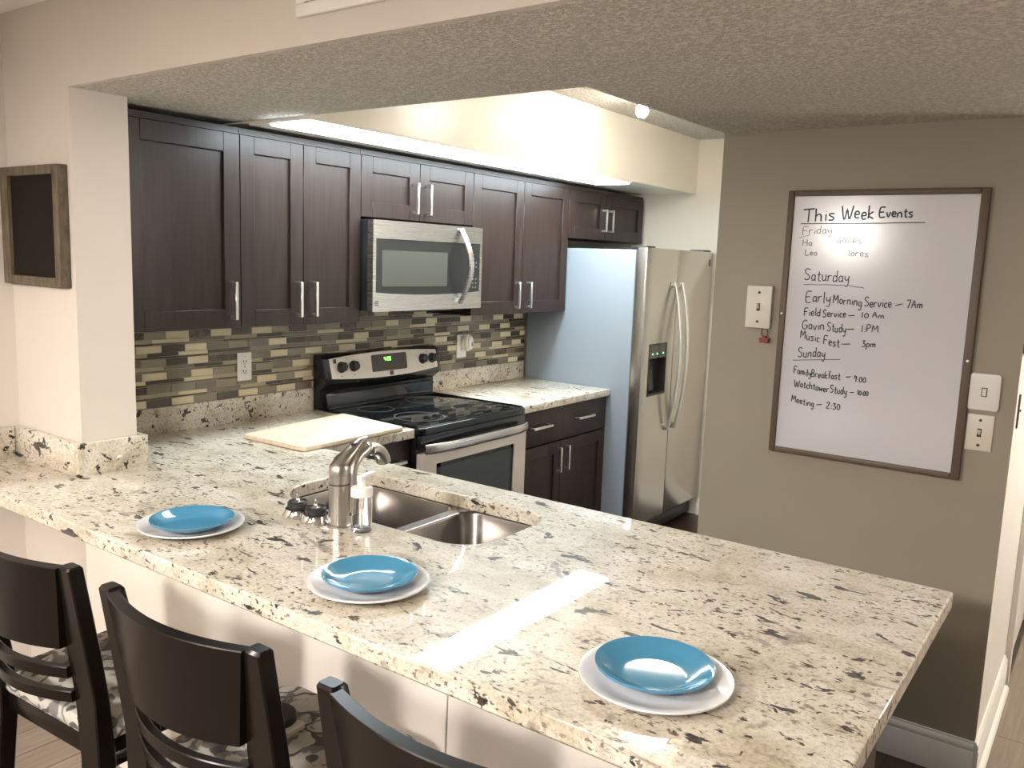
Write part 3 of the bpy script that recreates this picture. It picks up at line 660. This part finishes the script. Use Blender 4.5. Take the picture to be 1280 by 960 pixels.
# ------------------------------------------------------------------ cutting board
t = bmesh.new(); q = [(-0.606, -0.300), (-0.598, -0.640), (-0.066, -0.626), (-0.036, -0.235)]
vb = [t.verts.new((x, y, ZC+0.001)) for x, y in q]; vt = [t.verts.new((x, y, ZC+0.018)) for x, y in q]
t.faces.new(vb[::-1]); t.faces.new(vt)
for i in range(4): t.faces.new((vb[i], vb[(i+1) % 4], vt[(i+1) % 4], vt[i]))
bmesh.ops.recalc_face_normals(t, faces=t.faces)
bmesh.ops.bevel(t, geom=[e for e in t.edges if abs(e.verts[0].co.z-e.verts[1].co.z) > 0.01], offset=0.018, segments=4, affect='EDGES', profile=0.5)
bmesh.ops.bevel(t, geom=[e for e in t.edges if abs(e.verts[0].co.z-e.verts[1].co.z) < 0.001], offset=0.003, segments=2, affect='EDGES', profile=0.5)
tag(MB().add(t).build('cutting_board', M_maple, None, (-0.33, -0.45, ZC)), 'pale wooden cutting board lying beside the stove', 'cutting board')

# ------------------------------------------------------------------ outlets, switches
def duplex(y, p, x, z, hz):
    for zz in (z+hz, z-hz):
        MB().prism(rrect(x-0.017, x+0.017, zz-0.0145, zz+0.0145, 0.009, 4), 'y', y-0.0015, y+0.001).build('socket', M_plastic, p)
        MB().box(x-0.008, x-0.005, y-0.0022, y-0.001, zz-0.003, zz+0.007).box(x+0.005, x+0.008, y-0.0022, y-0.001, zz-0.003, zz+0.007).cyl((x, y-0.001, zz-0.008), (x, y-0.0022, zz-0.008), 0.0025, 10).build('slots', M_slot, p)
def outlet(x0, x1, z0, z1, label):
    x, z = (x0+x1)/2, (z0+z1)/2
    t = thing('wall_outlet', label, 'outlet', (x, -0.012, z)); MB().box(x0, x1, -0.0145, -0.0096, z0, z1, 0.0018).build('plate', M_plastic, t)
    duplex(-0.0145, t, x, z, 0.020); MB().cyl((x, -0.0145, z), (x, -0.0158, z), 0.003, 12).build('screw', M_slot, t); return t
outlet(-0.416, -0.346, 1.083, 1.201, 'white wall outlet on the mosaic tile left of the stove')
outlet(1.004, 1.084, 1.078, 1.205, 'white wall outlet behind the plug-in freshener right of the stove')
af = thing('air_freshener', 'white plug-in air freshener on the outlet right of the stove', 'air freshener', (1.06, -0.05, 1.16))
MB().box(1.030, 1.070, -0.040, -0.0168, 1.130, 1.185, 0.008, 3).lathe([(0, 0), (0.030, 0), (0.034, 0.006), (0.034, 0.020), (0.028, 0.026), (0, 0.028)], (1.056, -0.036, 1.163), 28, Matrix.Rotation(PI/2, 4, 'X') @ Matrix.Diagonal((0.75, 1.35, 1, 1))).build('body', M_ivory, af)
MB().lathe([(0, 0), (0.022, 0), (0.024, 0.004), (0.018, 0.010), (0, 0.011)], (1.060, -0.0638, 1.163), 28, Matrix.Rotation(PI/2, 4, 'X') @ Matrix.Diagonal((0.8, 1.5, 1, 1))).build('cap', M_plastic, af)
MB().lathe([(0, 0), (0.009, 0), (0.009, 0.002), (0, 0.002)], (1.060, -0.0745, 1.155), 20, Matrix.Rotation(PI/2, 4, 'X') @ Matrix.Diagonal((0.8, 1.5, 1, 1))).build('vent', M_fside, af)

XW = 0.388
def wall_switch(y0, y1, z0, z1, th, m, label, kind, bev):
    y, z = (y0+y1)/2, (z0+z1)/2; t = thing('light_switch', label, 'switch', (XW, y, z))
    xf = XW-th
    if bev > 0.004: MB().prism(rrect(y0, y1, z0, z1, 0.010, 5), 'x', xf, XW-0.0003, 0.003, 2).build('plate', m, t)
    else: MB().box(xf, XW-0.0003, y0, y1, z0, z1, bev).build('plate', m, t)
    if kind == 'toggle':
        MB().box(xf-0.0012, xf+0.001, y-0.006, y+0.006, z-0.013, z+0.013).build('slot', M_slot, t)
        MB().prism([(xf, z-0.007), (xf-0.014, z+0.004), (xf-0.014, z+0.011), (xf, z+0.008)], 'y', y-0.004, y+0.004, 0.001, 1).build('lever', m, t)
        for dz in (-1, 1): MB().cyl((xf+0.001, y, z+dz*(z1-z0)*0.345), (xf-0.002, y, z+dz*(z1-z0)*0.345), 0.0045, 12).build('screw', M_slot, t)
    else:
        MB().box(xf-0.0006, xf+0.001, y-0.008, y+0.008, z-0.014, z+0.014).build('slot', M_slot, t)
        MB().box(xf-0.003, xf+0.001, y-0.0055, y+0.0055, z-0.0115, z+0.0115, 0.001).build('rocker', m, t)
    return t
wall_switch(-1.950, -1.861, 1.412, 1.560, 0.022, M_ivory, 'white switch box on the olive wall left of the whiteboard', 'toggle', 0.002)
wall_switch(-2.676, -2.590, 1.210, 1.325, 0.014, M_plastic, 'white rocker switch with rounded corners right of the whiteboard', 'rocker', 0.01)
wall_switch(-2.668, -2.594, 1.082, 1.196, 0.006, M_ivory, 'ivory toggle switch below the rounded switch', 'toggle', 0.002)
cl = thing('binder_clip', 'small red binder clip hanging under the switch box', 'clip', (0.376, -1.932, 1.37))
rg = [(0.374, -1.932+0.011*math.cos(a*PI/10), 1.398+0.017*math.sin(a*PI/10)) for a in range(20)]
MB().tube(rg, 0.0018, 8, closed=True).build('ring', M_slot, cl)
MB().prism([(-1.948, 1.362), (-1.918, 1.362), (-1.915, 1.378), (-1.925, 1.379), (-1.928, 1.386), (-1.938, 1.386), (-1.941, 1.379), (-1.951, 1.378)], 'x', 0.366, 0.384, 0.001, 1).build('clip_body', M_red, cl)

# ------------------------------------------------------------------ whiteboard with handwriting
wb = thing('whiteboard', 'framed whiteboard with the handwritten events of the week', 'whiteboard', (XW, -2.285, 0.98))
by0, by1, bz0, bz1 = -2.591, -1.980, 0.981, 1.887; fw_ = 0.026
b = MB()
b.box(0.366, 0.3875, by0, by0+fw_, bz0, bz1, 0.004).box(0.366, 0.3875, by1-fw_*0.8, by1, bz0, bz1, 0.004).box(0.366, 0.3875, by0+fw_, by1-fw_*0.8, bz1-fw_*0.75, bz1, 0.004).box(0.366, 0.3875, by0+fw_, by1-fw_*0.8, bz0, bz0+fw_*0.75, 0.004)
b.build('frame', M_wbframe, wb)
MB().box(0.376, 0.3872, by0+0.01, by1-0.01, bz0+0.01, bz1-0.01).build('writing_surface', M_wb, wb)
MB().cyl((0.367, by0+0.012, 1.36), (0.362, by0+0.012, 1.36), 0.004, 10).build('frame_pin', M_pull, wb)
MB().cyl((0.367, by1-0.010, 1.47), (0.362, by1-0.010, 1.47), 0.003, 10).build('frame_pin', M_pull, wb)

G = {  # single-stroke letters: (advance, strokes); x-height 0.55, cap height 1
'T': (.75, ["0,.98 .75,1", ".37,1 .35,0"]), 'h': (.5, ["0,1 0,0", "0,.35 .15,.53 .33,.5 .38,.3 .38,0"]), 'i': (.2, [".1,.5 .1,0", ".1,.72 .11,.75"]),
's': (.42, [".36,.5 .12,.52 .03,.4 .3,.22 .33,.08 .18,0 0,.04"]), 'W': (.95, ["0,1 .18,.05 .3,.05 .45,.75 .6,.05 .72,.1 .92,1"]), 'e': (.45, ["0,.28 .36,.3 .32,.5 .15,.54 .02,.36 .06,.1 .2,0 .4,.08"]),
'k': (.45, ["0,1 0,0", ".36,.52 .02,.24 .4,0"]), 'E': (.55, [".5,1 .02,.97 0,.02 .5,0", "0,.5 .4,.52"]), 'v': (.42, ["0,.52 .17,0 .38,.54"]), 'n': (.48, ["0,.5 0,0", "0,.34 .18,.53 .34,.46 .38,0"]),
't': (.38, [".16,.85 .16,.08 .28,0 .36,.05", "0,.55 .34,.57"]), 'F': (.55, [".5,1 .02,.98 0,0", "0,.52 .38,.54"]), 'r': (.38, ["0,.52 0,0", "0,.32 .12,.5 .32,.5"]), 'd': (.46, [".36,.45 .15,.54 .02,.3 .1,.02 .34,.14", ".38,1 .36,0"]),
'a': (.46, [".34,.45 .14,.52 .02,.28 .1,.02 .32,.14", ".36,.52 .36,.06 .44,0"]), 'y': (.45, ["0,.52 .05,.2 .2,.14 .34,.3", ".38,.54 .34,-.2 .2,-.38 .02,-.3"]), 'H': (.6, ["0,1 0,0", ".5,1 .5,0", "0,.5 .5,.52"]),
'L': (.5, ["0,1 .02,0 .45,.04"]), 'o': (.44, [".2,.52 .03,.4 .04,.1 .2,0 .36,.12 .36,.4 .2,.52"]), 'S': (.6, [".5,.9 .28,1 .06,.88 .1,.62 .42,.42 .48,.16 .25,0 0,.1"]), 'u': (.48, ["0,.52 .03,.1 .18,0 .34,.14", ".36,.54 .36,.06 .44,0"]),
'M': (.75, ["0,0 .06,1 .3,.35 .58,1 .64,0"]), 'c': (.4, [".34,.46 .16,.52 .02,.3 .1,.04 .36,.06"]), 'G': (.68, [".55,.88 .3,1 .04,.65 .08,.15 .35,0 .56,.2 .56,.44 .34,.44"]), ':': (.2, [".1,.36 .1,.48", ".1,.02 .1,.14"]),
'P': (.5, ["0,0 0,1 .34,.95 .36,.6 .02,.48"]), 'p': (.46, ["0,.52 0,-.4", "0,.4 .18,.54 .36,.4 .3,.06 .02,.06"]), 'm': (.68, ["0,.5 0,0", "0,.36 .16,.52 .28,.44 .29,0", ".29,.34 .44,.52 .56,.44 .58,0"]),
'1': (.25, [".1,1 .1,0"]), '0': (.5, [".2,.8 .02,.55 .04,.15 .2,0 .38,.15 .38,.6 .2,.8"]), '7': (.52, ["0,.95 .44,1 .14,0"]), 'A': (.6, ["0,0 .25,1 .5,0", ".1,.4 .42,.42"]), '3': (.48, [".02,.9 .34,.95 .16,.55 .38,.4 .34,.08 .02,.02"]),
'B': (.5, ["0,0 0,1 .34,.9 .3,.6 .04,.52 .38,.4 .36,.06 0,0"]), 'f': (.36, [".32,.95 .16,1 .12,.8 .12,0", "0,.5 .3,.52"]), '9': (.45, [".36,.75 .16,.95 .03,.72 .16,.55 .36,.7 .36,.9 .32,0"]), 'w': (.62, ["0,.52 .12,0 .28,.4 .42,0 .56,.54"]),
'2': (.52, [".03,.85 .25,1 .42,.8 .04,.04 .48,.04"]), 'l': (.2, [".08,1 .08,.06 .16,0"]), 'g': (.46, [".34,.45 .14,.52 .02,.3 .1,.05 .34,.16", ".37,.52 .34,-.25 .18,-.4 0,-.3"]), '.': (.2, [".08,.02 .1,.04"]), '-': (.6, ["0,.3 .6,.34"])}
TXT = [('This', -2.034, 1.78, -2.139, 1.786, 0.043), ('Week', -2.159, 1.791, -2.262, 1.794, 0.042), ('Events', -2.279, 1.797, -2.379, 1.799, 0.030), ('_', -2.028, 1.776, -2.416, 1.781, 0.0),
('Friday', -2.037, 1.74, -2.134, 1.747, 0.026), ('_', -2.024, 1.729, -2.061, 1.738, 0.0), ('Ha', -2.04, 1.703, -2.072, 1.703, 0.021), ('ances', -2.153, 1.713, -2.232, 1.712, 0.022), ('Leo', -2.051, 1.671, -2.091, 1.672, 0.020), ('lores', -2.192, 1.674, -2.256, 1.671, 0.022),
('Saturday', -2.055, 1.587, -2.203, 1.585, 0.038), ('_', -2.054, 1.572, -2.188, 1.575, 0.0), ('_', -2.201, 1.575, -2.252, 1.569, 0.0), ('Early', -2.067, 1.511, -2.149, 1.516, 0.036), ('Morning', -2.157, 1.514, -2.25, 1.509, 0.029), ('Service', -2.258, 1.509, -2.342, 1.509, 0.030), ('-', -2.353, 1.511, -2.374, 1.517, 0.021), ('7Am', -2.387, 1.512, -2.434, 1.515, 0.025),
('Field', -2.065, 1.467, -2.119, 1.468, 0.026), ('Service', -2.127, 1.466, -2.203, 1.469, 0.025), ('-', -2.21, 1.470, -2.23, 1.472, 0.016), ('10', -2.251, 1.472, -2.276, 1.474, 0.018), ('Am', -2.286, 1.474, -2.323, 1.474, 0.018), ('Gavin', -2.061, 1.42, -2.136, 1.421, 0.031), ('Study', -2.145, 1.419, -2.207, 1.418, 0.029), ('-', -2.209, 1.424, -2.232, 1.426, 0.016), ('1:PM', -2.255, 1.425, -2.31, 1.426, 0.023),
('Music', -2.058, 1.387, -2.124, 1.379, 0.028), ('Fest', -2.138, 1.375, -2.191, 1.368, 0.029), ('-', -2.198, 1.373, -2.224, 1.375, 0.016), ('3pm', -2.262, 1.375, -2.305, 1.378, 0.021),
('Sunday', -2.055, 1.323, -2.147, 1.329, 0.033), ('_', -2.04, 1.309, -2.197, 1.327, 0.0), ('Family', -2.046, 1.266, -2.105, 1.258, 0.024), ('Breakfast', -2.107, 1.259, -2.203, 1.258, 0.024), ('-', -2.221, 1.264, -2.236, 1.266, 0.017), ('9:00', -2.247, 1.258, -2.286, 1.257, 0.021), ('Watchtower', -2.05, 1.219, -2.17, 1.211, 0.024), ('Study', -2.173, 1.211, -2.228, 1.209, 0.026), ('-', -2.238, 1.216, -2.251, 1.217, 0.013), ('10:00', -2.262, 1.214, -2.297, 1.215, 0.018),
('Meeting', -2.046, 1.165, -2.124, 1.155, 0.023), ('-', -2.132, 1.160, -2.15, 1.163, 0.014), ('2:30', -2.165, 1.155, -2.212, 1.158, 0.022)]
rng = random.Random(5)
def write(lines, m, name, thick):
    b = MB(); xs = 0.3757
    for txt, ya, za, yb, zb, h in lines:
        if txt == '_':
            b.tube([(xs, ya+(yb-ya)*k/6, za+(zb-za)*k/6+rng.uniform(-.0008, .0008)) for k in range(7)], [(thick*0.6, 0.0005)]*7, 6, flat=(0, 0, 1)); continue
        tot = sum(G[c][0]+0.10 for c in txt)-0.10; L = abs(yb-ya); sx = L/tot; x = 0
        for c in txt:
            adv, strokes = G[c]; jz = rng.uniform(-.06, .06)*h
            for s_ in strokes:
                P = [tuple(map(float, q.split(','))) for q in s_.split()]
                if len(P) > 2:      # Catmull-Rom smoothing of the stroke
                    Q = []
                    for i in range(len(P)-1):
                        p0, p1, p2, p3 = P[max(i-1, 0)], P[i], P[i+1], P[min(i+2, len(P)-1)]
                        for k in range(3):
                            t_ = k/3; Q.append(tuple(0.5*((2*p1[d])+(-p0[d]+p2[d])*t_+(2*p0[d]-5*p1[d]+4*p2[d]-p3[d])*t_**2+(-p0[d]+3*p1[d]-3*p2[d]+p3[d])*t_**3) for d in (0, 1)))
                    P = Q+[P[-1]]
                pts = []
                for px, pz in P:
                    w = (x+px)/tot; pts.append((xs, ya+(yb-ya)*w, za+(zb-za)*w+pz*h+jz))
                b.tube(pts, [(thick, 0.0006)]*len(pts), 6, flat=(1, 0, 0) if False else None) if False else b.tube(pts, thick, 5)
            x += adv+0.10
    b.build(name, m, wb)
ends = [i for i in range(len(TXT)) if i+1 == len(TXT) or TXT[i+1][0] != '_']      # a word and the line under it stay together
i0 = 0
for e in ends:
    m_, w_ = (M_teal, 0.0026) if i0 < 4 else (M_faded, 0.0013) if i0 < 10 else (M_ink, 0.0017)
    write(TXT[i0:e+1], m_, 'handwritten_word', w_); i0 = e+1

# ------------------------------------------------------------------ chalkboard on the column's dining face
cb = thing('chalkboard', 'small blank chalkboard in a weathered wooden frame on the column', 'chalkboard', (-1.285, -0.21, 1.49))
cy0, cy1, cz0, cz1 = -0.378, 0.0-0.012, 1.489, 1.852
b = MB(); f = 0.034
b.box(-1.302, -1.2715, cy0, cy0+f, cz0, cz1, 0.0015, 1).box(-1.302, -1.2715, cy1-f-0.014, cy1, cz0, cz1, 0.0015, 1).box(-1.302, -1.2715, cy0+f, cy1-f-0.014, cz1-f+0.006, cz1, 0.0015, 1).box(-1.302, -1.2715, cy0+f, cy1-f-0.014, cz0, cz0+f-0.006, 0.0015, 1)
b.build('frame', M_weath, cb); MB().box(-1.290, -1.2718, cy0+0.01, cy1-0.02, cz0+0.01, cz1-0.01).build('board', M_chalk, cb)
# vent on the header
vn = thing('air_vent', 'white air vent high on the beige header above the peninsula', 'vent', (-1.29, -1.6, 2.13))
b = MB(); b.box(-1.282, -1.2705, -1.83, -1.408, 2.131, 2.158, 0.002).box(-1.282, -1.2705, -1.83, -1.408, 2.285, 2.31, 0.002).box(-1.282, -1.2705, -1.434, -1.408, 2.158, 2.285, 0.002).box(-1.282, -1.2705, -1.83, -1.804, 2.158, 2.285, 0.002)
b.build('frame', M_white, vn); b = MB()
for k in range(9): b.prism([(-1.2805, 2.160+k*0.0138), (-1.2715, 2.170+k*0.0138), (-1.2715, 2.1725+k*0.0138), (-1.2805, 2.1625+k*0.0138)], 'y', -1.806, -1.432)
b.build('louvre', M_white, vn)
# pieces on the end of the whiteboard wall
ps = thing('wall_frame', 'dark brown frame on the wall end at the right edge', 'frame', (0.45, -2.73, 1.39))
MB().box(0.400, 0.43, -2.742, -2.7205, 1.392, 1.98, 0.003).box(0.67, 0.70, -2.742, -2.7205, 1.392, 1.98, 0.003).box(0.43, 0.67, -2.742, -2.7205, 1.392, 1.42, 0.003).box(0.43, 0.67, -2.742, -2.7205, 1.952, 1.98, 0.003).build('frame', M_wbframe, ps)
MB().box(0.42, 0.68, -2.730, -2.7205, 1.41, 1.96).build('backing', M_slot, ps)
sp = thing('strike_plate', 'thin black metal strip on the white wall end below the frame', 'latch', (0.47, -2.722, 1.2))
MB().box(0.455, 0.474, -2.7245, -2.7203, 1.155, 1.262, 0.001, 1).build('plate', M_slot, sp); MB().box(0.474, 0.50, -2.727, -2.7203, 1.205, 1.211, 0.001, 1).build('latch_tab', M_slot, sp)
# cord hanging from the worktop edge
tag(MB().tube([(-1.452, -2.029, 0.873), (-1.45, -2.028, 0.82), (-1.45, -2.027, 0.71), (-1.448, -2.024, 0.55), (-1.43, -2.02, 0.35), (-1.40, -2.01, 0.15), (-1.36, -2.0, 0.012)], 0.0022, 8).build('cord', M_cord, None, (-1.45, -2.02, 0)), 'thin white cord hanging under the worktop edge to the floor', 'cord')

# ------------------------------------------------------------------ bar stools
def bow(y, w=0.205): return -0.045*(1-(y/w)**2)
def make_stool(label):
    t = thing('bar_stool', label, 'stool', (0, 0, 0), 'dark bar stools at the peninsula')
    def lean(z): return -0.236-0.10*(z-1.0)*(-1) if False else -0.236+(1.0-z)*0.10
    for s in (-1, 1):
        y0, y1 = (s*0.225, s*0.185)
        rows = []
        for z, xa, xb, wd in ((0, -0.235, -0.203, 0.036), (0.56, lean(0.62)-0.004, lean(0.62)+0.036, 0.066), (0.70, lean(0.70), lean(0.70)+0.034, 0.072), (0.80, lean(0.80)-0.004, lean(0.80)+0.030, 0.070), (0.90, lean(0.90)-0.009, lean(0.90)+0.024, 0.052), (0.994, lean(0.994)-0.014, lean(0.994)+0.018, 0.038), (1.0, lean(1.0)-0.010, lean(1.0)+0.014, 0.034)):
            ya, yb, c = s*0.225, s*(0.225-wd), 0.003
            if z == 1.0: ya -= s*0.003
            x_, y_ = sorted((ya, yb))
            rows.append([(xa+c, x_, z), (xb-c, x_, z), (xb, x_+c, z), (xb, y_-c, z), (xb-c, y_, z), (xa+c, y_, z), (xa, y_-c, z), (xa, x_+c, z)])
        MB().grid(rows).build('rear_leg', M_stool, t)
        MB().prism([(0.150, 0), (0.185, 0), (0.190, 0.575), (0.150, 0.575)], 'y', min(s*0.215, s*0.178), max(s*0.215, s*0.178), 0.003, 2).build('front_leg', M_stool, t)
        MB().box(-0.20, 0.155, min(s*0.207, s*0.189), max(s*0.207, s*0.189), 0.26, 0.29, 0.003).build('stretcher', M_stool, t)
    MB().box(0.155, 0.178, -0.18, 0.18, 0.20, 0.235, 0.003).build('footrest', M_stool, t)
    MB().box(-0.215, -0.195, -0.186, 0.186, 0.30, 0.33, 0.003).build('stretcher', M_stool, t)
    def curved(z0, z1, th, name, off=0.0):
        b = MB(); n = 16; rows = []
        ring_ = []
        for i in range(n+1):
            u = -1+2*i/n
            ring_.append([(lean(z)+dx+bow(u*0.19)+off, u*(0.158+0.032*min(1, max(0, (z-0.80)/0.196))), z) for dx, z in ((-th/2, z0), (-th/2, z1-0.002), (-th/2+0.002, z1), (th/2-0.002, z1), (th/2, z1-0.002), (th/2, z0))])
        b.grid(ring_); return b.build(name, M_stool, t)
    curved(0.815, 0.996, 0.026, 'back_panel')
    curved(0.745, 0.770, 0.018, 'back_slat', 0.004); curved(0.690, 0.714, 0.018, 'back_slat', 0.006)
    MB().prism([(-0.185, -0.19), (0.185, -0.215), (0.185, 0.215), (-0.185, 0.19)], 'z', 0.555, 0.600, 0.004, 2).build('seat_frame', M_stool, t)
    # cushion
    out = rrect(-0.19, 0.195, -0.215, 0.215, [0.05, 0.03, 0.03, 0.05], 6)
    b = MB(); rows = []
    for sc, z in ((0.97, 0.600), (1.0, 0.612), (1.0, 0.626), (0.97, 0.636), (0.86, 0.643), (0.5, 0.646), (0.1, 0.647)): rows.append([(x*sc, y*sc, z) for x, y in out])
    b.grid(rows); b.build('cushion', M_dam, t)
    return t
s0 = make_stool('dark wooden bar stool with damask seat, at the left edge beside the wall')
s0.location = (-1.568, -1.132, 0); s0.rotation_euler = (0, 0, math.radians(3))
copy_tree(s0, (-1.553, -1.701, 0), math.radians(1.5), 'dark wooden bar stool in the middle, with a black disc on its seat')
copy_tree(s0, (-1.545, -2.285, 0), math.radians(1), 'dark wooden bar stool nearest the camera, only its curved back showing')
cpad = thing('coaster', 'beige square pad with a black disc on the middle stool seat', 'coaster', (-1.52, -1.63, 0.647))
b = MB().prism([(-1.49, -1.685), (-1.575, -1.690), (-1.578, -1.585), (-1.49, -1.58)], 'z', 0.6475, 0.661, 0.002, 1); b.build('pad', M_ivory, cpad)
MB().lathe([(0, 0.661), (0.046, 0.661), (0.046, 0.672), (0.043, 0.675), (0, 0.675)], (-1.524, -1.628, 0), 36).build('disc', M_rubber, cpad)
